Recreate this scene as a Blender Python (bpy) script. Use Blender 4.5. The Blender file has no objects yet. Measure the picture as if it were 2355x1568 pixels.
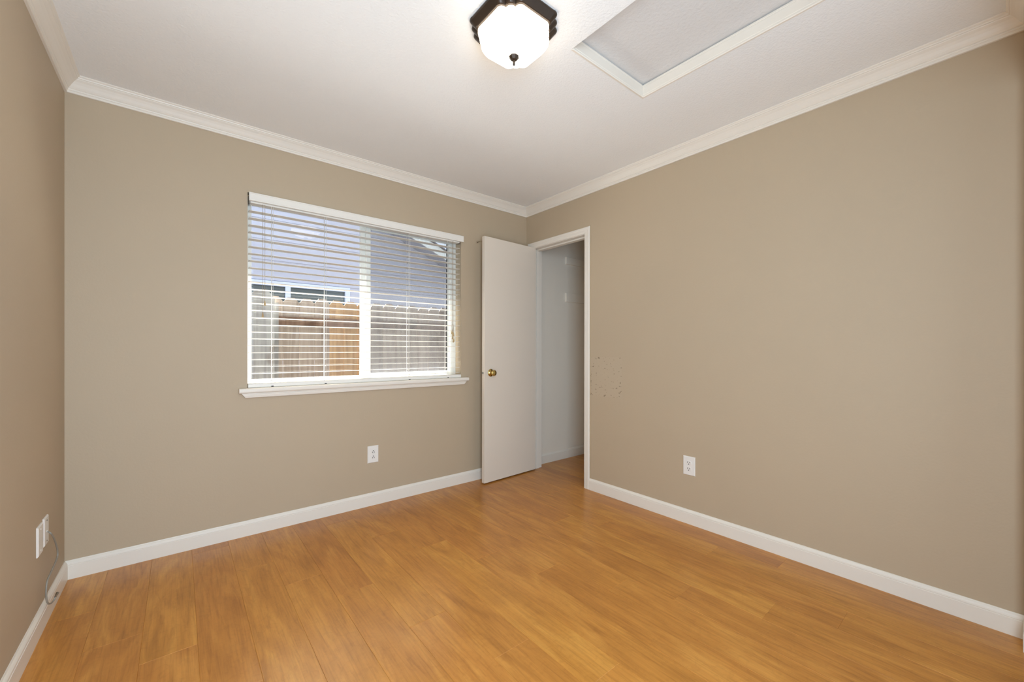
import bpy, bmesh, math, random
from mathutils import Vector, Matrix
random.seed(7)
S = bpy.context.scene
COL = S.collection
PI = math.pi

# ------------------------------------------------------------------ camera, sky, light, exposure
cam_d = bpy.data.cameras.new('camera')
cam = bpy.data.objects.new('camera', cam_d); COL.objects.link(cam)
cam_d.sensor_fit = 'HORIZONTAL'; cam_d.sensor_width = 36.0
cam_d.lens = 936.64 / 2355 * 36.0
cam_d.shift_y = 19.28 / 2355
cam_d.clip_start = 0.01
_r = Vector((0.7741, -0.6330, 0.0016)); _u = Vector((-0.0004, 0.0020, 1.0)); _f = Vector((0.6330, 0.7741, -0.0013))
_f.normalize(); _r = (_r - _f * _r.dot(_f)).normalized(); _u = _r.cross(_f).normalized()
cam.matrix_world = Matrix(((_r.x, _u.x, -_f.x, -2.5489), (_r.y, _u.y, -_f.y, -2.9038), (_r.z, _u.z, -_f.z, 1.1241), (0, 0, 0, 1)))
S.camera = cam

world = bpy.data.worlds.new('sky'); S.world = world; world.use_nodes = True
wn = world.node_tree.nodes; wl = world.node_tree.links
bg = wn['Background']; bg.inputs['Color'].default_value = (0.76, 0.84, 1.0, 1); bg.inputs['Strength'].default_value = 1.7

def area_light(name, loc, target, sx, sy, power, color):
    d = bpy.data.lights.new(name, 'AREA'); d.shape = 'RECTANGLE'; d.size = sx; d.size_y = sy
    d.energy = power; d.color = color
    o = bpy.data.objects.new(name, d); COL.objects.link(o); o.location = loc
    o.rotation_euler = (Vector(target) - Vector(loc)).to_track_quat('-Z', 'Y').to_euler()
    return o
# added fill lights, unseen behind the camera, that brighten the room
FILL_COLOR = (0.67, 0.835, 1.0)
area_light('entry_fill', (-2.30, -3.05, 1.20), (-2.10, 0, 1.20), 1.0, 1.9, 24, FILL_COLOR)
area_light('doorway_fill', (-2.525, -3.02, 1.05), (-2.525, 0, 1.05), 0.75, 1.95, 12, FILL_COLOR)
area_light('right_wall_fill', (-2.50, -3.35, 1.15), (0, -0.7, 1.15), 0.7, 1.9, 36, FILL_COLOR)
area_light('left_wall_fill', (-0.55, -3.30, 1.30), (-2.98, -0.7, 1.40), 0.7, 1.7, 6, FILL_COLOR)
sun_d = bpy.data.lights.new('sun', 'SUN'); sun_d.energy = 52.0; sun_d.angle = 0.02; sun_d.color = (0.97, 0.98, 1.0)
sun_o = bpy.data.objects.new('sun', sun_d); COL.objects.link(sun_o)
sun_o.rotation_euler = Vector((-0.12, -0.545, -0.84)).to_track_quat('-Z', 'Y').to_euler()
LAMP_POWER = 5.0

vs = S.view_settings
vs.view_transform = 'Standard'; vs.look = 'None'; vs.gamma = 1.0; vs.use_curve_mapping = False
vs.exposure = 0.12

# ------------------------------------------------------------------ materials
def lin(c):
    return tuple(((v / 255) / 12.92 if v / 255 <= 0.04045 else ((v / 255 + 0.055) / 1.055) ** 2.4) for v in c) + (1.0,)

class NT:
    def __init__(s, name):
        s.m = bpy.data.materials.new(name); s.m.use_nodes = True
        s.t = s.m.node_tree; s.b = s.t.nodes['Principled BSDF']; s.out = s.t.nodes['Material Output']
    def n(s, typ, **kw):
        nd = s.t.nodes.new(typ)
        for k, v in kw.items():
            if k.startswith('i_'):
                key = k[2:].replace('_', ' ')
                nd.inputs[key].default_value = v
            else: setattr(nd, k, v)
        return nd
    def l(s, a, b): s.t.links.new(a, b)
    def math(s, op, a, b=None, c=None):
        nd = s.n('ShaderNodeMath', operation=op)
        for i, v in enumerate((a, b, c)):
            if v is None: continue
            if hasattr(v, 'is_output'): s.l(v, nd.inputs[i])
            else: nd.inputs[i].default_value = v
        return nd.outputs[0]
    def mix(s, f, a, b, blend='MIX'):
        nd = s.n('ShaderNodeMix', data_type='RGBA', blend_type=blend)
        for key, v in ((0, f), (6, a), (7, b)):
            if hasattr(v, 'is_output'): s.l(v, nd.inputs[key])
            else: nd.inputs[key].default_value = v
        return nd.outputs[2]
    def ramp(s, fac, stops):
        nd = s.n('ShaderNodeValToRGB'); e = nd.color_ramp.elements
        while len(e) < len(stops): e.new(0.5)
        for i, (p, c) in enumerate(stops): e[i].position = p; e[i].color = c
        s.l(fac, nd.inputs[0]); return nd.outputs[0]

def paint(name, rgb, rough=0.5, bump=0.0, scale=120, spec=0.5, vary=0.02):
    t = NT(name); b = t.b
    tc = t.n('ShaderNodeTexCoord')
    nz = t.n('ShaderNodeTexNoise'); nz.inputs['Scale'].default_value = 3.0; nz.inputs['Detail'].default_value = 3
    t.l(tc.outputs['Object'], nz.inputs['Vector'])
    c = lin(rgb); lo = tuple(v * (1 - vary) for v in c[:3]) + (1,); hi = tuple(min(1, v * (1 + vary)) for v in c[:3]) + (1,)
    t.l(t.mix(nz.outputs['Fac'], lo, hi), b.inputs['Base Color'])
    b.inputs['Roughness'].default_value = rough; b.inputs['Specular IOR Level'].default_value = spec
    if bump:
        n2 = t.n('ShaderNodeTexNoise'); n2.inputs['Scale'].default_value = scale; n2.inputs['Detail'].default_value = 2
        t.l(tc.outputs['Object'], n2.inputs['Vector'])
        bp = t.n('ShaderNodeBump'); bp.inputs['Strength'].default_value = bump; bp.inputs['Distance'].default_value = 0.004
        t.l(n2.outputs['Fac'], bp.inputs['Height']); t.l(bp.outputs['Normal'], b.inputs['Normal'])
    return t

WALL_RGB = (187, 167.5, 141)
M = {}
M['wall'] = paint('wall_paint', WALL_RGB, 0.62, 0.10, 95).m
M['ceiling'] = paint('ceiling_paint', (244, 243, 241), 0.75, 0.42, 110).m
M['hatch'] = paint('hatch_panel_paint', (222, 219, 216), 0.75, 0.5, 75).m
M['trim'] = paint('trim_paint', (235, 226, 213), 0.38).m
M['door'] = paint('door_paint', (228, 215, 199), 0.42).m
M['closet'] = paint('closet_paint', (240, 230, 215), 0.6, 0.06, 95).m
M['vinyl'] = paint('window_vinyl', (236, 236, 230), 0.35).m
M['slat'] = paint('blind_slat', (238, 232, 222), 0.35).m
M['plate'] = paint('outlet_plastic', (236, 230, 222), 0.3).m
M['slot'] = paint('slot_dark', (26, 22, 19), 0.6).m
M['caulk'] = paint('paint_overlap_tan', (188, 166, 134), 0.6).m
M['cord'] = paint('blind_cord', (232, 229, 222), 0.8).m
M['cordtan'] = paint('pull_cord_tan', (176, 160, 136), 0.8).m
M['cable'] = paint('cable_grey', (150, 143, 130), 0.5).m

def metal(name, rgb, rough):
    t = NT(name); tc = t.n('ShaderNodeTexCoord'); nz = t.n('ShaderNodeTexNoise'); nz.inputs['Scale'].default_value = 40
    t.l(tc.outputs['Object'], nz.inputs['Vector'])
    c = lin(rgb)
    t.l(t.mix(nz.outputs['Fac'], tuple(v * 0.92 for v in c[:3]) + (1,), c), t.b.inputs['Base Color'])
    t.b.inputs['Metallic'].default_value = 1.0; t.b.inputs['Roughness'].default_value = rough
    return t.m
M['brass'] = metal('polished_brass', (205, 180, 112), 0.16)
M['steel'] = metal('brushed_steel', (170, 166, 158), 0.3)
M['nickel'] = metal('peg_nickel', (190, 180, 160), 0.25)
def bronze():
    t = NT('oiled_bronze'); tc = t.n('ShaderNodeTexCoord'); nz = t.n('ShaderNodeTexNoise'); nz.inputs['Scale'].default_value = 9
    t.l(tc.outputs['Object'], nz.inputs['Vector'])
    t.l(t.mix(nz.outputs['Fac'], lin((48, 36, 27)), lin((66, 52, 40))), t.b.inputs['Base Color'])
    t.b.inputs['Metallic'].default_value = 0.35; t.b.inputs['Roughness'].default_value = 0.36
    return t.m
M['bronze'] = bronze()

def lamp_glass():
    t = NT('frosted_lamp_glass'); b = t.b
    tc = t.n('ShaderNodeTexCoord'); nz = t.n('ShaderNodeTexNoise'); nz.inputs['Scale'].default_value = 7
    t.l(tc.outputs['Object'], nz.inputs['Vector'])
    col = t.mix(nz.outputs['Fac'], (1.0, 0.86, 0.66, 1), (1.0, 0.89, 0.72, 1))
    b.inputs['Base Color'].default_value = (0.9, 0.88, 0.84, 1); b.inputs['Roughness'].default_value = 0.35
    t.l(col, b.inputs['Emission Color']); b.inputs['Emission Strength'].default_value = LAMP_POWER
    return t.m
M['lampglass'] = lamp_glass()

def wood_floor():
    t = NT('laminate_planks'); b = t.b
    tc = t.n('ShaderNodeTexCoord'); at = t.n('ShaderNodeAttribute'); at.attribute_name = 'plank'
    pid = at.outputs['Fac']
    sep = t.n('ShaderNodeSeparateXYZ'); t.l(tc.outputs['Object'], sep.inputs[0])
    cx = t.math('ADD', sep.outputs[0], t.math('MULTIPLY', pid, 37.0))
    cy = t.math('ADD', sep.outputs[1], t.math('MULTIPLY', pid, 91.0))
    cmb = t.n('ShaderNodeCombineXYZ'); t.l(cx, cmb.inputs[0]); t.l(cy, cmb.inputs[1])
    def mapped(sx, sy):
        mp = t.n('ShaderNodeMapping'); mp.inputs['Scale'].default_value = (sx, sy, 1)
        t.l(cmb.outputs[0], mp.inputs['Vector']); return mp.outputs[0]
    def noise(sx, sy, detail, dist, rough=0.5):
        nd = t.n('ShaderNodeTexNoise'); t.l(mapped(sx, sy), nd.inputs['Vector'])
        nd.inputs['Scale'].default_value = 1.0; nd.inputs['Detail'].default_value = detail
        nd.inputs['Distortion'].default_value = dist; nd.inputs['Roughness'].default_value = rough
        return nd.outputs['Fac']
    figure = noise(9, 1.7, 6, 1.6, 0.55)       # soft cathedral figure
    fine = noise(120, 4.5, 5, 0.3, 0.6)        # fine pores
    wave = noise(34, 3.0, 6, 1.6, 0.6)         # wavy darker streaks
    blotch = noise(5, 3.5, 3, 0.5)             # mottled chatoyance
    curl = noise(22, 26, 3, 2.2, 0.55)         # curly cross figure
    base = t.ramp(figure, [(0.30, lin((178, 117, 49))), (0.5, lin((195, 131, 57))), (0.70, lin((208, 146, 68)))])
    c = t.mix(0.75, base, t.ramp(wave, [(0.28, (0.74, 0.68, 0.60, 1)), (0.50, (1, 1, 1, 1)), (0.72, (1.07, 1.07, 1.08, 1))]), 'MULTIPLY')
    c = t.mix(0.70, c, t.ramp(fine, [(0.30, (0.78, 0.73, 0.66, 1)), (0.52, (1, 1, 1, 1)), (0.75, (1.06, 1.06, 1.06, 1))]), 'MULTIPLY')
    c = t.mix(0.55, c, t.ramp(blotch, [(0.30, (0.88, 0.86, 0.84, 1)), (0.55, (1, 1, 1, 1)), (0.75, (1.05, 1.05, 1.05, 1))]), 'MULTIPLY')
    c = t.mix(0.40, c, t.ramp(curl, [(0.32, (0.82, 0.79, 0.74, 1)), (0.48, (1, 1, 1, 1)), (0.8, (1.05, 1.05, 1.05, 1))]), 'MULTIPLY')
    wn_ = t.n('ShaderNodeTexWhiteNoise', noise_dimensions='1D'); t.l(t.math('MULTIPLY', pid, 173.3), wn_.inputs['W'])
    hsv = t.n('ShaderNodeHueSaturation'); t.l(c, hsv.inputs['Color'])
    t.l(t.math('MULTIPLY_ADD', wn_.outputs['Value'], 0.10, 0.95), hsv.inputs['Value'])
    t.l(t.math('MULTIPLY_ADD', wn_.outputs['Value'], 0.005, 0.4975), hsv.inputs['Hue'])
    t.l(hsv.outputs['Color'], b.inputs['Base Color'])
    t.l(t.math('MULTIPLY_ADD', blotch, 0.10, 0.25), b.inputs['Roughness'])
    b.inputs['Specular IOR Level'].default_value = 0.5
    bp = t.n('ShaderNodeBump'); bp.inputs['Strength'].default_value = 0.06; bp.inputs['Distance'].default_value = 0.001
    t.l(fine, bp.inputs['Height']); t.l(bp.outputs['Normal'], b.inputs['Normal'])
    return t.m
M['floor'] = wood_floor()

def wall_right_mat():
    # same paint, with the worn scuffed rectangle beside the closet door (torn specks, denser along its border)
    t = paint('wall_paint_scuffed', WALL_RGB, 0.62, 0.10, 95)
    old = t.b.inputs['Base Color'].links[0].from_socket
    tc = t.n('ShaderNodeTexCoord'); sep = t.n('ShaderNodeSeparateXYZ'); t.l(tc.outputs['Object'], sep.inputs[0])
    y, z = sep.outputs[1], sep.outputs[2]
    u = t.math('ABSOLUTE', t.math('DIVIDE', t.math('SUBTRACT', y, -0.925), 0.150))
    v = t.math('ABSOLUTE', t.math('DIVIDE', t.math('SUBTRACT', z, 0.908), 0.152))
    d = t.math('MAXIMUM', u, v)
    inside = t.math('LESS_THAN', d, 1.0)
    edge = t.math('MULTIPLY', t.math('GREATER_THAN', d, 0.90), inside)
    nz = t.n('ShaderNodeTexNoise'); nz.inputs['Scale'].default_value = 52; nz.inputs['Detail'].default_value = 3; nz.inputs['Roughness'].default_value = 0.62
    mp = t.n('ShaderNodeMapping'); mp.inputs['Scale'].default_value = (1, 0.7, 1.2); t.l(tc.outputs['Object'], mp.inputs['Vector']); t.l(mp.outputs[0], nz.inputs['Vector'])
    thr = t.math('SUBTRACT', 0.622, t.math('MULTIPLY', edge, 0.045))
    speck = t.math('MULTIPLY', t.math('MULTIPLY', t.math('SUBTRACT', nz.outputs['Fac'], thr), 14.0), inside)
    nd = t.n('ShaderNodeClamp'); t.l(speck, nd.inputs[0])
    lighter = t.math('MULTIPLY', inside, 0.05)
    c = t.mix(lighter, old, lin((214, 203, 184)))
    c = t.mix(t.math('MULTIPLY', nd.outputs[0], 0.8), c, lin((104, 84, 60)))
    t.l(c, t.b.inputs['Base Color'])
    return t.m
M['wall_right'] = wall_right_mat()

def pane():
    t = NT('window_glass')
    fr = t.n('ShaderNodeFresnel'); fr.inputs['IOR'].default_value = 1.5
    tr = t.n('ShaderNodeBsdfTransparent'); tr.inputs['Color'].default_value = (0.95, 0.97, 0.97, 1)
    gl = t.n('ShaderNodeBsdfGlossy'); gl.inputs['Roughness'].default_value = 0.015
    ge = t.n('ShaderNodeNewGeometry')
    mx = t.n('ShaderNodeMixShader'); t.l(t.math('MULTIPLY', fr.outputs[0], t.math('SUBTRACT', 1.0, ge.outputs['Backfacing'])), mx.inputs[0]); t.l(tr.outputs[0], mx.inputs[1]); t.l(gl.outputs[0], mx.inputs[2])
    t.l(mx.outputs[0], t.out.inputs['Surface']); return t.m
M['glass'] = pane()
def screen():
    t = NT('insect_screen_mesh')
    tr = t.n('ShaderNodeBsdfTransparent'); df = t.n('ShaderNodeBsdfDiffuse'); df.inputs['Color'].default_value = (0.24, 0.24, 0.25, 1)
    mx = t.n('ShaderNodeMixShader'); mx.inputs[0].default_value = 0.27
    t.l(tr.outputs[0], mx.inputs[1]); t.l(df.outputs[0], mx.inputs[2]); t.l(mx.outputs[0], t.out.inputs['Surface']); return t.m
M['screen'] = screen()

def fence_wood(name, a, b_, c_):
    t = NT(name); b = t.b
    tc = t.n('ShaderNodeTexCoord'); oi = t.n('ShaderNodeObjectInfo')
    vm = t.n('ShaderNodeVectorMath', operation='MULTIPLY_ADD'); t.l(oi.outputs['Random'], vm.inputs[1]); vm.inputs[0].default_value = (13, 3, 29); t.l(tc.outputs['Object'], vm.inputs[2])
    mp = t.n('ShaderNodeMapping'); mp.inputs['Scale'].default_value = (22, 22, 1.6); t.l(vm.outputs[0], mp.inputs['Vector'])
    n1 = t.n('ShaderNodeTexNoise'); n1.inputs['Scale'].default_value = 1.0; n1.inputs['Detail'].default_value = 5; n1.inputs['Distortion'].default_value = 0.8; t.l(mp.outputs[0], n1.inputs['Vector'])
    n2 = t.n('ShaderNodeTexNoise'); n2.inputs['Scale'].default_value = 3.4; n2.inputs['Detail'].default_value = 2; t.l(vm.outputs[0], n2.inputs['Vector'])
    c = t.ramp(n1.outputs['Fac'], [(0.3, lin(a)), (0.55, lin(b_)), (0.75, lin(c_))])
    kn = t.ramp(n2.outputs['Fac'], [(0.27, (0.45, 0.36, 0.30, 1)), (0.36, (1, 1, 1, 1))])
    c = t.mix(0.8, c, kn, 'MULTIPLY')
    hsv = t.n('ShaderNodeHueSaturation'); t.l(c, hsv.inputs['Color']); t.l(t.math('MULTIPLY_ADD', oi.outputs['Random'], 0.25, 0.88), hsv.inputs['Value'])
    t.l(hsv.outputs['Color'], b.inputs['Base Color']); b.inputs['Roughness'].default_value = 0.85
    return t.m
M['fence'] = fence_wood('cedar_boards', (162, 144, 128), (186, 168, 150), (200, 184, 168))
M['fencelit'] = fence_wood('warm_lit_cedar_boards', (172, 134, 92), (198, 160, 114), (210, 176, 132))  # cedar recoloured warmer: bounced sunlight put into the colour of a few pickets
M['fencegrey'] = fence_wood('weathered_grey_boards', (150, 146, 140), (172, 168, 160), (186, 182, 174))
M['rail'] = fence_wood('fence_rail_wood', (120, 92, 72), (142, 112, 90), (156, 126, 104))
M['siding'] = paint('neighbour_siding_paint', (174, 178, 192), 0.7).m
M['fascia'] = paint('neighbour_fascia_paint', (226, 232, 228), 0.6).m
M['ntrim'] = paint('neighbour_window_trim', (196, 208, 232), 0.5).m
M['nglass'] = paint('neighbour_dark_pane', (70, 82, 84), 0.12).m
M['shingle'] = paint('roof_shingles', (96, 92, 96), 0.9, 0.3, 30).m
M['stucco'] = paint('own_eave_paint', (206, 204, 200), 0.8).m
M['dirt'] = paint('side_yard_soil', (58, 50, 42), 0.95, 0.4, 40).m
M['tassel'] = fence_wood('tassel_wood', (186, 158, 112), (202, 174, 128), (214, 190, 146))

# ------------------------------------------------------------------ mesh helpers
class MB:
    def __init__(s): s.v = []; s.f = []; s.sm = set(); s.attr = []
    def add(s, vs_, fs, smooth=False):
        o = len(s.v); s.v += [tuple(v) for v in vs_]
        for f in fs:
            if smooth: s.sm.add(len(s.f))
            s.f.append([i + o for i in f])
    def box(s, x0, x1, y0, y1, z0, z1):
        s.add([(x0,y0,z0),(x1,y0,z0),(x1,y1,z0),(x0,y1,z0),(x0,y0,z1),(x1,y0,z1),(x1,y1,z1),(x0,y1,z1)],
              [(0,3,2,1),(4,5,6,7),(0,1,5,4),(1,2,6,5),(2,3,7,6),(3,0,4,7)]); return s
    def loft(s, rings, closed=True, caps=True, smooth=False):
        n = len(rings[0]); vs_ = [v for r in rings for v in r]; fs = []
        for i in range(len(rings) - 1):
            for j in range(n if closed else n - 1):
                a = i*n + j; b = i*n + (j+1) % n
                fs.append((a, b, b+n, a+n))
        s.add(vs_, fs, smooth)
        if caps and closed:
            o = len(s.v) - len(vs_)
            s.f.append([o + j for j in reversed(range(n))]); s.f.append([o + (len(rings)-1)*n + j for j in range(n)])
        return s
    def lathe(s, prof, origin=(0,0,0), axis='z', n=32, smooth=True):
        rings = []
        for r, h in prof:
            ring = []
            for k in range(n):
                a = 2*PI*k/n; c, d = r*math.cos(a), r*math.sin(a)
                p = {'z': (c, d, h), 'y': (c, h, -d), 'x': (h, c, d)}[axis]
                ring.append(tuple(p[i] + origin[i] for i in range(3)))
            rings.append(ring)
        return s.loft(rings, smooth=smooth)
    def tube(s, pts, r, n=8, smooth=True, taper=None):
        pts = [Vector(p) for p in pts]; rings = []
        t0 = (pts[1]-pts[0]).normalized(); up = Vector((0,0,1)) if abs(t0.z) < 0.9 else Vector((1,0,0))
        nx = t0.cross(up).normalized()
        for i, p in enumerate(pts):
            t = (pts[min(i+1, len(pts)-1)] - pts[max(i-1, 0)]).normalized()
            nx = (nx - t*nx.dot(t)).normalized(); ny = t.cross(nx)
            rr = r if taper is None else r*taper[i]
            rings.append([tuple(p + rr*(math.cos(2*PI*k/n)*nx + math.sin(2*PI*k/n)*ny)) for k in range(n)])
        return s.loft(rings, smooth=smooth)
    def build(s, name, mat, parent=None, loc=None, bevel=0, segs=2):
        me = bpy.data.meshes.new(name); me.from_pydata(s.v, [], s.f); me.validate()
        bm = bmesh.new(); bm.from_mesh(me); bmesh.ops.recalc_face_normals(bm, faces=bm.faces); bm.to_mesh(me); bm.free()
        for i in s.sm:
            if i < len(me.polygons): me.polygons[i].use_smooth = True
        me.materials.append(mat)
        o = bpy.data.objects.new(name, me); COL.objects.link(o)
        if parent is not None: o.parent = parent
        if loc is not None: o.location = loc
        if bevel:
            md = o.modifiers.new('bevel', 'BEVEL'); md.width = bevel; md.segments = segs; md.limit_method = 'ANGLE'; md.angle_limit = 0.6
        return o

def tag(o, label=None, cat=None, group=None, kind=None):
    if label: o['label'] = label
    if cat: o['category'] = cat
    if group: o['group'] = group
    if kind: o['kind'] = kind
    return o
def empty(name, loc=(0,0,0), rz=0):
    o = bpy.data.objects.new(name, None); COL.objects.link(o); o.location = loc; o.rotation_euler = (0,0,rz); o.empty_display_size = 0.05
    return o
def box(name, mat, x0, x1, y0, y1, z0, z1, parent=None, bevel=0):
    return MB().box(x0,x1,y0,y1,z0,z1).build(name, mat, parent, bevel=bevel)
def catmull(pts, n=6):
    P = [Vector(p) for p in pts]; P = [2*P[0]-P[1]] + P + [2*P[-1]-P[-2]]; out = []
    for i in range(1, len(P)-2):
        for k in range(n):
            t = k/n; a,b,c,d = P[i-1],P[i],P[i+1],P[i+2]
            out.append(0.5*((2*b)+(c-a)*t+(2*a-5*b+4*c-d)*t*t+(3*b-a-3*c+d)*t**3))
    out.append(P[-2]); return out

# ------------------------------------------------------------------ room dimensions
W, D, H = 2.979, 2.950, 2.44      # room: x -W..0, y -D..0
T = 0.12                          # partition thickness
CX = 0.83                         # closet back wall
CY = -1.75                        # closet near end
WX0, WX1, WZ0, WZ1 = -2.23, -0.726, 0.856, 2.064   # window opening
DY0, DY1, DZ = -0.733, -0.070, 2.068              # closet rough opening

# ------------------------------------------------------------------ setting: shell
w = MB()
w.box(-W-T, WX0, 0, 0.15, 0, H); w.box(WX1, CX+T, 0, 0.15, 0, H)
w.box(WX0, WX1, 0, 0.15, 0, WZ0); w.box(WX0, WX1, 0, 0.15, WZ1, H)
tag(w.build('wall_back', M['wall']), 'beige painted wall holding the window', 'wall', kind='structure')
w = MB()
w.box(0, T, -D-T, DY0, 0, H); w.box(0, T, DY1, 0, 0, H); w.box(0, T, DY0, DY1, DZ, H)
tag(w.build('wall_right', M['wall_right']), 'beige painted wall with the closet doorway and a scuffed patch', 'wall', kind='structure')
tag(box('wall_left', M['wall'], -W-T, -W, -D-T, 0, 0, H), 'beige painted wall at the left edge of the picture', 'wall', kind='structure')
# wall behind the camera: opened wide to let the added fill lights in
OX0, OX1, OZ = -2.80, -0.12, 2.16
w = MB()
w.box(-W, OX0, -D-T, -D, 0, H); w.box(OX0, OX1, -D-T, -D, OZ, H); w.box(OX1, 0, -D-T, -D, 0, H)
tag(w.build('wall_front', M['wall']), 'beige wall behind the camera, its corner just inside the right picture edge', 'wall', kind='structure')
HY = -4.6
w = MB(); w.box(-W-T, -W, HY, -D-T, 0, H)
tag(w.build('wall_living_left', M['wall']), 'beige living area wall behind the camera, left', 'wall', kind='structure')
w = MB(); w.box(0, T, HY, -D-T, 0, H)
tag(w.build('wall_living_right', M['wall']), 'beige living area wall behind the camera, right', 'wall', kind='structure')

tag(box('wall_sky_block', M['wall'], -W-T, T, HY-0.1, HY, 0, H), 'unseen beige wall added behind the camera to keep sky light out', 'wall', kind='structure')  # added wall, closes the far end against sky light

# closet shell (its far end is the same outside wall, lined and painted off-white)
w = MB(); w.box(T, CX, -0.0015, 0.0, 0, H)
tag(w.build('wall_closet_end', M['closet']), 'pale grey closet end wall seen through the doorway', 'wall', kind='structure')
w = MB(); w.box(CX, CX+0.1, CY-0.1, 0, 0, H); w.box(T, CX, CY-0.1, CY, 0, H)
tag(w.build('wall_closet_back', M['closet']), 'pale closet back wall hidden past the doorway', 'wall', kind='structure')
w = MB(); w.box(T, T+0.002, CY, DY0, 0, H); w.box(T, T+0.002, DY0, DY1, DZ, H); w.box(T, T+0.002, DY1, -0.0015, 0, H)
tag(w.build('wall_closet_front', M['closet']), 'pale inside face of the closet front wall', 'wall', kind='structure')

# ceiling with the attic-hatch opening
HX0, HX1, HY0, HY1, HT = -1.215, -0.675, -2.50, -1.69, 0.012
w = MB()
a0, a1, b0, b1 = HX0, HX1+HT, HY0-HT, HY1+HT
for g_, z0, z1 in ((0, H, H+.0665), (.05, H+.0665, H+.11)):
    w.box(-W-T, a0-g_, HY, 0.15, z0, z1); w.box(a1+g_, CX+0.1, HY, 0.15, z0, z1)
    w.box(a0-g_, a1+g_, HY, b0-g_, z0, z1); w.box(a0-g_, a1+g_, b1+g_, 0.15, z0, z1)
w.box(a0-.1, a1+.1, b0-.1, b1+.1, H+.11, H+.12)
tag(w.build('ceiling', M['ceiling']), 'white textured ceiling', 'ceiling', kind='structure')

# floor: laminate planks running away along y, each with bevelled edges
PW = 0.1662; PL = 1.215
JOINT = {0:-2.148, 1:-1.856, 2:-2.466, 3:-2.25, 4:-1.95, 5:-1.72, 6:-1.41, 7:-2.32, 8:-2.02, 9:-1.723, 10:-1.373, 11:-0.975, 12:-0.73, 13:-0.445, 14:-1.30, 15:-0.95, 16:-0.737, 17:-0.423, 18:-1.1}
me = bpy.data.meshes.new('floor'); V = []; F = []; PID = []
e, dz = 0.0011, 0.0011; pid = 0
for k in range(-6, 19):
    x0, x1 = max(-PW*(k+1), -W-0.05), min(-PW*k, CX+0.05)
    j = JOINT.get(k, -0.4-0.33*((k*5) % 7))
    while j < 0.05: j += PL
    y1 = j
    while y1 > HY:
        y0 = y1 - PL
        ya, yb = max(y0, HY), min(y1, 0.02)
        if yb - ya > 0.01:
            o = len(V)
            V += [(x0,ya,-dz),(x1,ya,-dz),(x1,yb,-dz),(x0,yb,-dz),(x0+e,ya+e,0),(x1-e,ya+e,0),(x1-e,yb-e,0),(x0+e,yb-e,0)]
            fs = [(4,5,6,7),(0,1,5,4),(1,2,6,5),(2,3,7,6),(3,0,4,7)]
            F += [[i+o for i in f] for f in fs]; PID += [((pid*0.61803) % 1.0)]*5; pid += 1
        y1 = y0
o = len(V); xa, xb = -W-0.05, CX+0.05
V += [(xa,HY,-0.06),(xb,HY,-0.06),(xb,0.02,-0.06),(xa,0.02,-0.06)]; F += [[o,o+3,o+2,o+1]]; PID += [0.0]
me.from_pydata(V, [], F); at_ = me.attributes.new('plank', 'FLOAT', 'FACE'); at_.data.foreach_set('value', PID)
me.materials.append(M['floor'])
fl = bpy.data.objects.new('floor', me); COL.objects.link(fl)
tag(fl, 'honey brown laminate plank floor', 'floor', kind='structure')

# mouldings -----------------------------------------------------------------
CROWN = [(0,-.0747),(.009,-.0747),(.0105,-.0735),(.0105,-.0645),(.0135,-.0625),(.0145,-.0585),(.0135,-.0555),(.0165,-.0535),(.0225,-.046),(.0295,-.0355),(.0375,-.0255),(.0465,-.0175),(.0485,-.0145),(.0520,-.0130),(.0535,-.0085),(.0570,-.0060),(.0595,-.0035),(.0595,0),(0,0)]
BASE = [(0,0),(.013,0),(.013,.066),(.0115,.0675),(.0115,.0695),(.0125,.071),(.0115,.077),(.0080,.083),(.0045,.0868),(.0035,.0899),(0,.0899)]
def run(name, prof, side, a, b, zoff, label, mitre=(1,1), lo=None, hi=None, cat='moulding'):
    """side: 'back' wall y=0, 'right' x=0, 'left' x=-W, 'front' y=-D; a..b along the wall; mitre: shrink by the profile depth at each end"""
    rings = []
    for end, s_, m_ in ((a, 1, mitre[0]), (b, -1, mitre[1])):
        ring = []
        for d, z in prof:
            t = end + s_*d*m_
            p = {'back': (t, -d, z+zoff), 'right': (-d, t, z+zoff), 'left': (-W+d, t, z+zoff), 'front': (t, -D+d, z+zoff), 'closet': (t, -0.0015-d, z+zoff)}[side]
            ring.append(p)
        rings.append(ring)
    o = MB().loft(rings).build(name, M['trim'])
    return tag(o, label, cat, kind='structure')
run('trim_1', CROWN, 'back', -W, 0, H, 'white crown moulding above the window wall')
run('trim_2', CROWN, 'right', -D, 0, H, 'white crown moulding above the closet wall')
run('trim_3', CROWN, 'left', -D, 0, H, 'white crown moulding above the left wall')
run('trim_4', CROWN, 'front', -W, 0, H, 'white crown moulding turning the corner at the right picture edge')
run('baseboard_back', BASE, 'back', -W, 0, 0, 'white baseboard under the window', (1, 0), cat='baseboard')
run('baseboard_right', BASE, 'right', -D, -0.775, 0, 'white baseboard right of the closet door', (1, 0), cat='baseboard')
run('baseboard_left', BASE, 'left', -D, 0, 0, 'white baseboard on the left wall', cat='baseboard')
run('baseboard_front', BASE, 'front', OX1, 0, 0, 'white baseboard on the wall behind the camera', (0, 1), cat='baseboard')
run('baseboard_closet', BASE, 'closet', T, CX, 0, 'white baseboard inside the closet', (0, 0), cat='baseboard')

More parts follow.
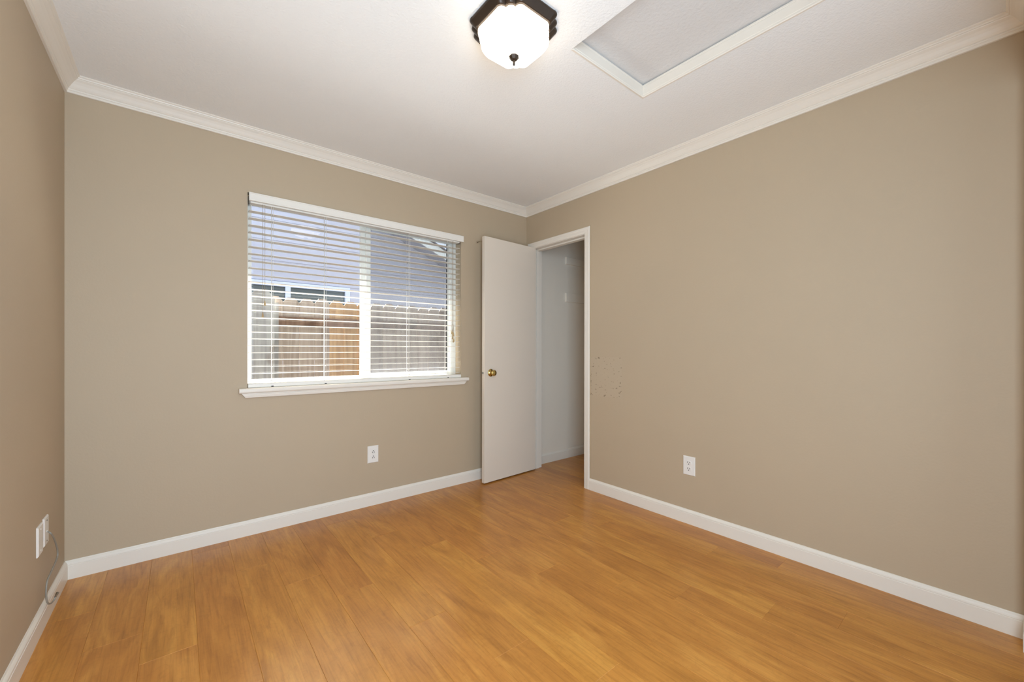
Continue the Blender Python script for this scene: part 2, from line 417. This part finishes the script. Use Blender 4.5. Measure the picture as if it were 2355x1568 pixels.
# ------------------------------------------------------------------ attic hatch: recessed panel and its mitred trim
HPROF = [(0,0),(.008,0),(.010,.003),(.010,.007),(.007,.009),(.007,.012),(.0085,.014),(.0085,.052),(.007,.0545),(.0085,.0565),(.0085,.060),(.006,.062),(.006,.066),(0,.066)]
def hatch_trim(name, p0, p1, inward, label):
    p0, p1, n = Vector(p0), Vector(p1), Vector(inward); t = (p1-p0).normalized()
    rings = [[tuple(p + n*d + t*s_*d + Vector((0,0,z))) for d, z in HPROF] for p, s_ in ((p0, 1), (p1, -1))]
    return tag(MB().loft(rings).build(name, M['trim']), label, 'moulding', kind='structure')
q = HT
hatch_trim('trim_5', (HX0, b1, H-.001), (a1, b1, H-.001), (0,-1,0), 'white trim on the window end of the attic hatch')
hatch_trim('trim_6', (a1, b0, H-.001), (a1, b1, H-.001), (-1,0,0), 'white moulded trim on the long right side of the attic hatch')
hatch_trim('trim_7', (HX0, b0, H-.001), (a1, b0, H-.001), (0,1,0), 'white trim on the near end of the attic hatch')
hp = box('attic_hatch', M['hatch'], HX0-.02, a1+.02, b0-.02, b1+.02, H+.0715, H+.0865)
tag(hp, 'textured white lift-out panel recessed in the ceiling beside the lamp', 'attic hatch')
# cut-outs in the ceiling slab are as large as the trim; the panel rests on the trim, so open the slab above it
# (slab starts above the trim only outside the opening)

# ------------------------------------------------------------------ window
win = tag(empty('window_1', (0, 0, 0)), 'white horizontal sliding window behind the blind', 'window', kind='structure')
FY0, FY1 = 0.083, 0.140; fx0, fx1, fz0, fz1 = WX0, WX1, 0.884, WZ1
f = MB(); fw = 0.030
f.box(fx0, fx0+fw, FY0, FY1, fz0, fz1); f.box(fx1-0.048, fx1, FY0, FY1, fz0, fz1)
f.box(fx0+fw, fx1-0.048, FY0, FY1, fz0, fz0+0.036); f.box(fx0+fw, fx1-0.048, FY0, FY1, fz1-0.036, fz1)
f.build('window_frame', M['vinyl'], win, bevel=.002)
f = MB(); f.box(-1.518, -1.474, 0.112, 0.136, fz0+0.036, fz1-0.036)
f.box(fx0+fw, -1.518, 0.112, 0.136, fz0+0.036, fz0+0.044)
lo_ = f.build('fixed_sash', M['vinyl'], win, bevel=.0015)
f = MB(); gz0, gz1 = fz0+0.036, fz1-0.036; gx0, gx1 = -1.4856, fx1-0.048
f.box(gx0, gx0+0.032, 0.086, 0.110, gz0, gz1); f.box(gx1-0.010, gx1, 0.086, 0.110, gz0, gz1)
f.box(gx0+0.032, gx1-0.010, 0.086, 0.110, gz0, gz0+0.022); f.box(gx0+0.032, gx1-0.010, 0.086, 0.110, gz1-0.022, gz1)
f.build('sliding_sash', M['vinyl'], win, bevel=.0015)
MB().box(fx0+fw, -1.518, 0.123, 0.126, fz0+0.044, fz1-0.036).build('glass_pane', M['glass'], win)
MB().box(gx0+0.032, gx1-0.010, 0.097, 0.100, gz0+0.022, gz1-0.022).build('glass_pane', M['glass'], win)
MB().box(-1.474, gx1, 0.1440, 0.1446, gz0, gz1).build('insect_screen', M['screen'], win)
f = MB()
for (x0,x1,z0,z1) in ((gx1-.006,gx1+.001,gz0,gz1),(-1.474,gx1,gz1-.004,gz1+.006),(-1.474,gx1,gz0-.012,gz0+.001),(-1.482,-1.474,gz0,gz1)):
    f.box(x0,x1,0.141,0.149,z0,z1)
f.build('screen_frame', M['slot'], win)
# stool (rounded nose) and mitred apron
prof = [(0.083,.856),(-.028,.856),(-.0335,.8585),(-.0365,.864),(-.037,.871),(-.0365,.878),(-.0335,.8830),(-.028,.8855),(0.083,.8855)]
f = MB(); f.loft([[(WX0, y, z) for y, z in prof], [(WX1, y, z) for y, z in prof]])
pn = [(min(y, -0.0005), z) for y, z in prof]
f.loft([[(-2.274, y, z) for y, z in pn], [(WX0, y, z) for y, z in pn]]); f.loft([[(WX1, y, z) for y, z in pn], [(-0.668, y, z) for y, z in pn]])
f.build('window_stool', M['trim'], win)
ap = [(-.0005,.856),(-.021,.856),(-.021,.849),(-.0175,.8475),(-.0175,.845),(-.0185,.842),(-.0165,.832),(-.0155,.8285),(-.012,.8265),(-.0005,.8265)]
def apx(z): return (z-.8265)/.0295*0.022
MB().loft([[(-2.240-apx(z), y, z) for y, z in ap], [(-0.702+apx(z), y, z) for y, z in ap]]).build('apron', M['trim'], win)

# ------------------------------------------------------------------ window blind
bl = tag(empty('window_blind', (-1.478, 0.025, 0.884)), 'white two-inch slatted blind lowered over the window', 'window blind')
B0 = Vector((-1.478, 0.025, 0.884))
def bb(mb): mb.v = [tuple(Vector(v) - B0) for v in mb.v]; return mb
vp = [(-.006,2.0625),(-.020,2.0625),(-.0225,2.0605),(-.0225,2.0555),(-.0205,2.0540),(-.0205,2.0520),(-.0215,2.0505),(-.0215,2.0245),(-.0205,2.0225),(-.0205,2.0210),(-.0220,2.0195),(-.0220,2.0140),(-.0200,2.0125),(-.006,2.0125)]
bb(MB().loft([[(-2.224, y, z) for y, z in vp], [(-0.713, y, z) for y, z in vp]])).build('valance', M['slat'], bl)
bb(MB().box(-2.216, -0.742, -0.003, 0.052, 2.003, 2.058)).build('headrail', M['slat'], bl, bevel=.002)
for xa in (-2.222, -0.741): bb(MB().box(xa, xa+.007, -0.006, 0.055, 2.000, 2.060)).build('headrail_bracket', M['steel'], bl, bevel=.001)
SX0, SX1 = -2.222, -0.738
for i in range(25):
    zc = 1.9588 - 0.04307*i + random.uniform(-.0015, .0015); tilt = 0.035 + random.uniform(-.025, .025)
    dr = random.uniform(-.0012, .0012); ring = []
    for t, s_ in ((-.025,.0008),(-.0243,.0016),(-.012,.0020),(.012,.0020),(.0243,.0016),(.025,.0008),(.025,-.0004),(.0243,-.0013),(.012,-.0010),(-.012,-.0010),(-.0243,-.0013),(-.025,-.0004)):
        ring.append((0.025 + t, zc + s_ - t*tilt))
    bb(MB().loft([[(SX0, y, z-dr) for y, z in ring], [(SX1, y, z+dr) for y, z in ring]])).build('slat', M['slat'], bl)
rp = [(.048,.8858),(-.004,.8858),(-.0075,.888),(-.0085,.892),(-.0085,.905),(-.0070,.909),(-.003,.9115),(.048,.9115)]
rail = bb(MB().loft([[(-2.227, y, z) for y, z in rp], [(-0.730, y, z) for y, z in rp]])).build('bottom_rail', M['slat'], bl)
LX = (-2.100, -1.789, -1.188, -0.852)
for x in LX:
    c = MB()
    for yy in (-.0022, .0522):
        c.tube([(x+.004, yy, 2.003), (x+.004, yy, 0.905)], .0010, 6)
    for i in range(25):
        zz = 1.9588 - 0.04307*i - .0022
        c.tube([(x+.004, -.0022, zz), (x+.004, .0522, zz-.0018)], .0007, 5)
    bb(c).build('ladder_cord', M['cord'], bl)
    bb(MB().tube([(x-.006, -.0035, 2.003), (x-.006, -.0035, 0.906)], .0013, 6)).build('lift_cord', M['cord'], bl)
    bt = MB(); bt.lathe([(.0085,-.0092),(.0085,-.0080),(.0001,-.0080)], (x, 0, 0), 'y', 14)
    bt.v = [(v[0], v[1], v[2]*0.32 + .8905) for v in bt.v]
    bb(bt).build('rail_button', M['slot'], rail)
def tassel(par, x, y, z, s_=1.0, mat=None):
    t = MB().lathe([(.0005,0),(.0024*s_,-.001),(.0034*s_,-.008),(.0058*s_,-.024),(.0062*s_,-.028),(.0045*s_,-.030),(.0005,-.030)], (x, y, z), 'z', 14)
    return bb(t).build('tassel', mat or M['tassel'], par)
for x, z in ((-2.1525, 1.345), (-2.1415, 1.417)):
    c = bb(MB().tube([(x, -.012, 2.003), (x, -.012, z)], .0011, 6)).build('tilt_cord', M['cordtan'], bl); tassel(c, x, -.012, z, 1.0)
c = MB()
kx = -0.812
ends = [(-.010,1.274),(-.003,1.262),(.006,1.258),(-.008,1.232),(.009,1.214),(.001,1.205)]
c.tube([(kx-.001,-.014,2.003),(kx,-.014,1.33)], .0024, 6)
c.tube(catmull([(kx,-.014,1.335),(kx-.008,-.016,1.315),(kx-.009,-.016,1.29),(kx-.006,-.015,1.27)],5), .0018, 6)
c.tube(catmull([(kx,-.014,1.335),(kx+.005,-.013,1.31),(kx+.005,-.014,1.285),(kx+.004,-.015,1.262)],5), .0018, 6)
for dx, z in ends[3:]:
    c.tube([(kx+.001,-.015,1.30),(kx+dx,-.016,z)], .0012, 6)
pc = bb(c).build('pull_cord', M['cordtan'], bl)
for i, (dx, z) in enumerate(ends): tassel(pc, kx+dx, -.016-.004*(i % 2), z, 0.95)

# ------------------------------------------------------------------ closet door
dr_ = tag(empty('door_1', (0, -0.40, 0)), 'white closet doorway with its slab door standing open', 'door', kind='structure')
D0 = Vector((0, -0.40, 0))
def dd(mb): mb.v = [tuple(Vector(v) - D0) for v in mb.v]; return mb
JL, JR, JZ = -0.083, -0.720, 2.052
j = MB(); j.box(-.001, T+.003, JL, DY1, 0, DZ); j.box(-.001, T+.003, DY0, JR, 0, DZ); j.box(-.001, T+.003, JR, JL, JZ, DZ)
dd(j).build('door_jamb', M['trim'], dr_)
j = MB(); j.box(.046, .078, JL-.011, JL, 0, JZ); j.box(.046, .078, JR, JR+.011, 0, JZ); j.box(.046, .078, JR+.011, JL-.011, JZ-.011, JZ)
dd(j).build('door_stop', M['trim'], dr_, bevel=.001)
CAS = [(0,0),(.009,0),(.0105,.003),(.0105,.009),(.0120,.012),(.0120,.030),(.0145,.034),(.0145,.044),(.0120,.050),(.004,.053),(0,.053)]   # (out from wall, across from the inner edge)
def casing(kind):
    rings = []
    if kind == 'right': ends = ((0, None), (1, None))
    ring0, ring1 = [], []
    for d, t in CAS:
        if kind == 'right': ring0.append((-d, JR-.002-t, 0)); ring1.append((-d, JR-.002-t, JZ+.004+t))
        if kind == 'left': ring0.append((-d, JL+.002+t, 0)); ring1.append((-d, JL+.002+t, JZ+.004+t))
        if kind == 'head': ring0.append((-d, JR-.002-t, JZ+.004+t)); ring1.append((-d, JL+.002+t, JZ+.004+t))
    dd(MB().loft([ring0, ring1])).build('casing', M['trim'], dr_)
for k in ('right', 'left', 'head'): casing(k)
dd(MB().box(-.0035, 0, JR-.0605, JR-.055, .090, JZ+.060)).build('paint_line', M['caulk'], dr_)['label'] = 'tan wall paint lapped along the casing edge'
# the leaf: hinge line at its back corner, swung a little short of square
PIV = Vector((0.010, JL-.001, 0)); ANG = math.radians(3.4)
LW, LT, LZ0, LZ1 = 0.607, 0.035, 0.010, 2.058
leaf = MB().box(-LW, 0, -LT, 0, LZ0, LZ1).build('door_leaf', M['door'], dr_, bevel=.0018)
leaf.location = PIV - D0; leaf.rotation_euler = (0, 0, ANG)
kx, kz = -LW+.066, 0.9235
MB().lathe([(.0001,-.0350),(.0315,-.0350),(.0325,-.0375),(.0305,-.0405),(.026,-.0425),(.0205,-.0435),(.0195,-.0455),(.0115,-.0480),(.0001,-.0480)], (kx,0,kz), 'y', 40).build('knob_rosette', M['brass'], leaf)
MB().lathe([(.0001,-.0480),(.0105,-.0480),(.0100,-.0570),(.0115,-.0600),(.0170,-.0635),(.0225,-.0690),(.0248,-.0760),(.0238,-.0830),(.0195,-.0885),(.0185,-.0880),(.0165,-.0895),(.0080,-.0915),(.0001,-.0918)], (kx,0,kz), 'y', 40).build('door_knob', M['brass'], leaf)
MB().lathe([(.0001,0),(.032,0),(.031,.004),(.012,.010),(.0105,.020),(.0225,.030),(.0248,.040),(.0195,.052),(.0001,.056)], (kx,0,kz), 'y', 32).build('door_knob', M['brass'], leaf)
MB().box(-LW-.0012, -LW, -.029, -.006, kz-.028, kz+.028).build('latch_plate', M['door'], leaf)['label'] = 'painted latch faceplate'
MB().box(-LW-.010, -LW-.0012, -.024, -.011, kz-.007, kz+.007).build('latch_bolt', M['steel'], leaf, bevel=.002)
hx, hz = -LW+.0115, 2.0275
h = MB(); h.tube([(hx,-.001,hz),(hx,.078,hz)], .0042, 12); h.lathe([(.0001,.078),(.0062,.079),(.0066,.084),(.004,.0875),(.0001,.088)], (hx,0,hz), 'y', 14)
h.lathe([(.0001,0),(.009,0),(.009,.003),(.0001,.003)], (hx,0,hz), 'y', 16)
h.build('coat_peg', M['nickel'], leaf)
for z in (0.27, 1.03, 1.80):
    hb = MB()
    for q_ in range(5): hb.lathe([(.0001, z+q_*.018),(.0058, z+q_*.018+.0006),(.0058, z+q_*.018+.0172),(.0001, z+q_*.018+.0178)], (PIV.x+.002, PIV.y+.004, 0), 'z', 12)
    hb.box(PIV.x+.0005, PIV.x+.030, JL-.0018, JL, z, z+.089)
    dd(hb).build('hinge', M['trim'], dr_)

# closet shelf cleats on the end wall
for z0, z1, lab in ((1.997, 2.069, 'upper white shelf cleat on the closet end wall'), (1.610, 1.700, 'lower white shelf cleat on the closet end wall')):
    o = box('shelf_cleat', M['closet'], 0.531, CX, -0.0205, -0.0015, z0, z1, bevel=.001)
    tag(o, lab, 'shelf cleat', 'cleats for closet shelves')

# ------------------------------------------------------------------ outlets
def outlet_parts(root, flip):
    ring = lambda hw, hh, d: [(-hw, d, -hh), (hw, d, -hh), (hw, d, hh), (-hw, d, hh)]
    MB().loft([ring(.0395,.0605,0), ring(.0395,.0605,-.0025), ring(.0360,.0570,-.0058), ring(.001,.001,-.0060)]).build('cover_plate', M['plate'], root)
    for s_ in (1, -1):
        pts = []
        for k in range(24):
            a = 2*PI*k/24; x = .0172*math.cos(a); z = .0172*math.sin(a); z = max(-.0135, min(.0135, z)); pts.append((x, z))
        zc = s_*.0195
        rc = MB().loft([[(x, -.0055, z+zc) for x, z in pts], [(x, -.0078, z+zc) for x, z in pts], [(x*.93, -.0084, z*.93+zc) for x, z in pts]]).build('receptacle', M['plate'], root)
        sg = -1 if flip else 1
        for dx, hh in ((-.0065,.0050),(.0065,.0043)):
            MB().box(dx*sg-.0015, dx*sg+.0015, -.0089, -.0083, zc+sg*.0035-hh, zc+sg*.0035+hh).build('slot', M['slot'], rc)
        gp = MB().lathe([(.0001,-.0090),(.0031,-.0090),(.0031,-.0083),(.0001,-.0083)], (0,0,zc-sg*.0075), 'y', 12); gp.build('ground_hole', M['slot'], rc)
    MB().lathe([(.0001,-.0072),(.0026,-.0068),(.0028,-.0058),(.0001,-.0056)], (0,0,0), 'y', 12).build('screw', M['plate'], root)
o1 = tag(empty('wall_outlet', (-1.4672, 0, 0.3645)), 'white duplex outlet under the window, ground holes up', 'outlet', 'duplex outlets in the room'); outlet_parts(o1, True)
o2 = tag(empty('wall_outlet', (0, -1.5955, 0.3725), -PI/2), 'white duplex outlet on the closet wall, ground holes down', 'outlet', 'duplex outlets in the room'); outlet_parts(o2, False)

# left-wall plates: local +x of the empty runs along -y of the room... the plates face +x
def plate_local(y, z):
    e_ = empty('wall_plate', (-W, y, z), PI/2); return e_
def plate_shell(root, hw, hh):
    ring = lambda a, b, d: [(-a, d, -b), (a, d, -b), (a, d, b), (-a, d, b)]
    MB().loft([ring(hw,hh,0), ring(hw,hh,-.0030), ring(hw-.0035,hh-.0035,-.0062), ring(.001,.001,-.0064)]).build('cover_plate', M['plate'], root)
p1 = tag(plate_local(-0.469, 0.3635), 'blank white wall plate on the left wall, farther from the corner', 'wall plate'); plate_shell(p1, .036, .0585)
for z in (.042, -.042): MB().lathe([(.0001,-.0072),(.0028,-.0070),(.0028,-.0060),(.0001,-.0060)], (0,0,z), 'y', 10).build('screw', M['plate'], p1)
p2 = tag(plate_local(-0.376, 0.3685), 'white cable plate on the left wall nearest the corner', 'wall plate'); plate_shell(p2, .035, .0575)
for z in (.042, -.042): MB().lathe([(.0001,-.0074),(.0028,-.0072),(.0028,-.0060),(.0001,-.0060)], (0,0,z), 'y', 10).build('screw', M['slot'], p2)
MB().lathe([(.0001,-.0075),(.0048,-.0075),(.0048,-.0060),(.0001,-.0060)], (0,0,-.004), 'y', 14).build('cable_bushing', M['plate'], p2)
# coax cable
cp = [(-2.9700,-.3780,.3640),(-2.9600,-.3850,.3550),(-2.9570,-.3550,.3250),(-2.9560,-.3100,.2740),(-2.9560,-.2880,.2400),(-2.9560,-.2960,.2200),(-2.9560,-.3450,.2100),(-2.9570,-.4080,.2000),(-2.9580,-.4560,.1900),(-2.9590,-.4700,.1560),(-2.9585,-.4640,.1150),(-2.9570,-.4450,.0920),(-2.9540,-.4180,.0790),(-2.9500,-.3980,.0800),(-2.9460,-.3900,.0900)]
cc = empty('coax_cable', cp[0]); C0 = Vector(cp[0])
tag(cc, 'thin grey coax cable hanging from the left wall plate to the baseboard', 'cable')
mbc = MB().tube([p - C0 for p in catmull(cp, 6)], .0030, 8); mbc.build('cable_jacket', M['cable'], cc)
a_, b_ = Vector(cp[-2]) - C0, Vector(cp[-1]) - C0; dn = (b_-a_).normalized()
MB().tube([b_ - dn*.002, b_ + dn*.006, b_ + dn*.0065, b_ + dn*.016], .0052, 6, smooth=False, taper=[.8,.8,1,1]).build('cable_connector', M['steel'], cc)

# ------------------------------------------------------------------ ceiling light
LC = Vector((-1.497, -1.627, H))
lt = tag(empty('ceiling_light', LC), 'lit flush ceiling lamp with white glass bowl and dark bronze base', 'ceiling light')
def outline(R, L, bump):
    """square with 45-degree three-lobed corners; R half width, L half length of the straight sides"""
    pts = []
    for q_ in range(4):
        a = q_*PI/2
        P = Vector((R, L)); Q = Vector((L, R)); loc = []
        for k in range(5): loc.append(Vector((R, -L + 2*L*k/5)))
        n = (P+Q).normalized()
        for i in range(3):
            s0, s1 = P.lerp(Q, i/3), P.lerp(Q, (i+1)/3)
            for k in range(8):
                t = k/8; loc.append(s0.lerp(s1, t) + n*bump*(math.sin(PI*t)**0.75))
        for v in loc: pts.append((v.x*math.cos(a)-v.y*math.sin(a), v.x*math.sin(a)+v.y*math.cos(a)))
    return pts
def ring(R, L, bump, z): return [(x, y, z) for x, y in outline(R, L, bump)]
b = MB(); b.loft([ring(.152,.068,.0125,0), ring(.156,.069,.0140,-.003), ring(.157,.069,.0140,-.008), ring(.155,.068,.0135,-.013), ring(.139,.058,.0115,-.035), ring(.136,.057,.0105,-.037), ring(.124,.051,.0090,-.037)], caps=True)
b.build('lamp_base', M['bronze'], lt)
g = MB(); gs = [(.1285,.053,.0100,-.0365),(.1310,.054,.0105,-.042),(.1310,.054,.0105,-.056),(.128,.053,.0095,-.071),(.120,.0495,.0075,-.086),(.110,.045,.006,-.099),(.095,.039,.0045,-.110),(.073,.030,.003,-.119),(.044,.018,.0015,-.1255),(.014,.006,.0004,-.1285)]
g.loft([ring(*q_) for q_ in gs], smooth=True); g.build('glass_shade', M['lampglass'], lt)
fi = MB(); oc = lambda r, z: [(r*math.cos(2*PI*(k+.5)/8), r*math.sin(2*PI*(k+.5)/8), z) for k in range(8)]
fi.loft([oc(.010,-.1270), oc(.0200,-.1300), oc(.0212,-.1330), oc(.0200,-.1350), oc(.0125,-.1440), oc(.006,-.1480)])
fi.lathe([(.0001,-.147),(.0055,-.1480),(.0060,-.1520),(.0046,-.1540),(.0052,-.1600),(.0038,-.1660),(.0001,-.1680)], (0,0,0), 'z', 14)
fi.build('finial', M['bronze'], lt)

# ------------------------------------------------------------------ outside the window
GZ = -0.20
M['absorber'] = paint('bounce_absorber', (84, 72, 62), 0.9).m  # added unseen dark facing, keeps sun bounce off fence and neighbour
w = MB(); w.box(-W-T, WX0-.03, 0.15, 0.165, GZ, H+.04); w.box(WX1+.03, CX+T, 0.15, 0.165, GZ, H+.04); w.box(WX0-.03, WX1+.03, 0.15, 0.165, GZ, WZ0-.0); w.box(WX0-.03, WX1+.03, 0.15, 0.165, WZ1+.03, H+.04)
tag(w.build('wall_bounce_absorber', M['absorber']), 'unseen dark facing added outside the window wall to absorb sun bounce', 'wall', kind='structure')
tag(box('ground', M['dirt'], -8, 9, 0.15, 4.6, GZ-0.1, GZ), 'side yard ground outside the window', 'ground', kind='structure')
eave = MB(); eave.box(-4, 2.5, 0.15, 0.62, H+0.04, H+0.07); eave.box(-4, 2.5, 0.60, 0.62, H-0.06, H+0.07)
eave.build('roof_eave', M['stucco']); tag(bpy.data.objects['roof_eave'], 'eave of this house above the window', 'eave', kind='structure')
FYN = 1.60
fe = tag(empty('garden_fence', (-0.7, FYN, GZ)), 'brown dog-eared board fence across the side yard', 'fence')
F0 = Vector((-0.7, FYN, GZ))
def ff(mb): mb.v = [tuple(Vector(v) - F0) for v in mb.v]; return mb
def picket(x0, x1, y0, y1, ztop, cut):
    o_ = [(x0, GZ+.03), (x1, GZ+.03), (x1, ztop-cut*1.25), (x1-cut, ztop), (x0+cut, ztop), (x0, ztop-cut*1.25)]
    return MB().loft([[(x, y0, z) for x, z in o_], [(x, y1, z) for x, z in o_]])
x = -1.7603 - 0.1435*5; random.seed(3)
while x < 1.6:
    zt = 1.632 + random.uniform(-.006, .006)
    ff(picket(x+.0025, x+.1410, FYN, FYN+.016, zt, .037)).build('picket', M['fencelit' if -1.36 < x < -0.92 else 'fence'], fe)
    x += 0.1435
for z in (0.25, 1.355): ff(MB().box(-2.6, 1.7, FYN-.040, FYN-.001, z, z+.080)).build('fence_rail', M['rail'], fe)
ge = tag(empty('fence_board', (-1.97, 1.46, GZ)), 'weathered grey dog-eared board standing before the brown fence', 'fence board')
G0 = Vector((-1.97, 1.46, GZ))
mb = picket(-2.060, -1.855, 1.46, 1.478, 1.652, .045); mb.v = [tuple(Vector(v)-G0) for v in mb.v]; mb.build('board', M['fencegrey'], ge)
mb = MB().box(-1.850, -1.815, 1.50, 1.54, GZ, 1.56); mb.v = [tuple(Vector(v)-G0) for v in mb.v]; mb.build('board_post', M['fencegrey'], ge)

NY = 4.5
nh = tag(empty('neighbor_house', (0, NY, GZ)), 'pale lavender neighbouring house with lap siding and a sloping gable', 'house')
N0 = Vector((0, NY, GZ))
def nn(mb): mb.v = [tuple(Vector(v) - N0) for v in mb.v]; return mb
def roofz(x): return 3.169 - 0.432*(x - 0.772)
wb = MB(); wx0, wx1, wz0, wz1 = -2.75, -0.255, 0.95, 2.13
top = lambda x0: roofz(x0)
z = GZ
while z < 4.75:
    z1 = z + .16
    xr = min(6.0, 0.772 + (3.169 - z)/0.432)
    segs = [(-7.0, xr)]
    if z1 > wz0 and z < wz1: segs = [(-7.0, wx0), (wx1, xr)]
    for xa, xb in segs:
        if xb > xa: wb.add([(xa,NY-.018,z),(xb,NY-.018,z),(xb,NY-.004,z1),(xa,NY-.004,z1),(xa,NY+.1,z),(xb,NY+.1,z),(xb,NY+.1,z1),(xa,NY+.1,z1)], [(0,1,2,3),(0,4,5,1),(3,2,6,7),(1,5,6,2),(0,3,7,4)])
    z = z1
nn(wb).build('siding_wall', M['siding'], nh)
wf = MB()
for (a,b2) in ((-2.82,-2.70),(-1.2284,-1.1532),(-0.3002,-0.2184)): wf.box(a,b2,NY-.05,NY+.06,wz0-.02,2.114)
wf.box(-2.82,-0.2184,NY-.05,NY+.06,2.114,2.19); wf.box(-2.82,-0.2184,NY-.05,NY+.06,wz0-.08,wz0-.02)
nw = nn(wf).build('window', M['ntrim'], nh)
for (a,b2) in ((-2.70,-1.2284),(-1.1532,-0.3002)): nn(MB().box(a,b2,NY+.0,NY+.01,wz0-.02,2.114)).build('pane', M['nglass'], nw)
# gable: soffit, fascia and roof slab running down to the right, mirrored on the left out of view
def slope(y0, y1, t0, t1, name, mat, x0=-2.2, x1=4.5):
    z0, z1 = roofz(x0), roofz(x1)
    nn(MB().loft([[(x0,y0,z0+t0),(x0,y1,z0+t0),(x0,y1,z0+t1),(x0,y0,z0+t1)],[(x1,y0,z1+t0),(x1,y1,z1+t0),(x1,y1,z1+t1),(x1,y0,z1+t1)]])).build(name, mat, nh)
slope(4.10, NY-.018, .012, .03, 'soffit', M['siding'])
slope(4.075, 4.10, 0, .161, 'fascia', M['fascia'])
slope(4.04, 9.0, .161, .185, 'roof', M['shingle'])
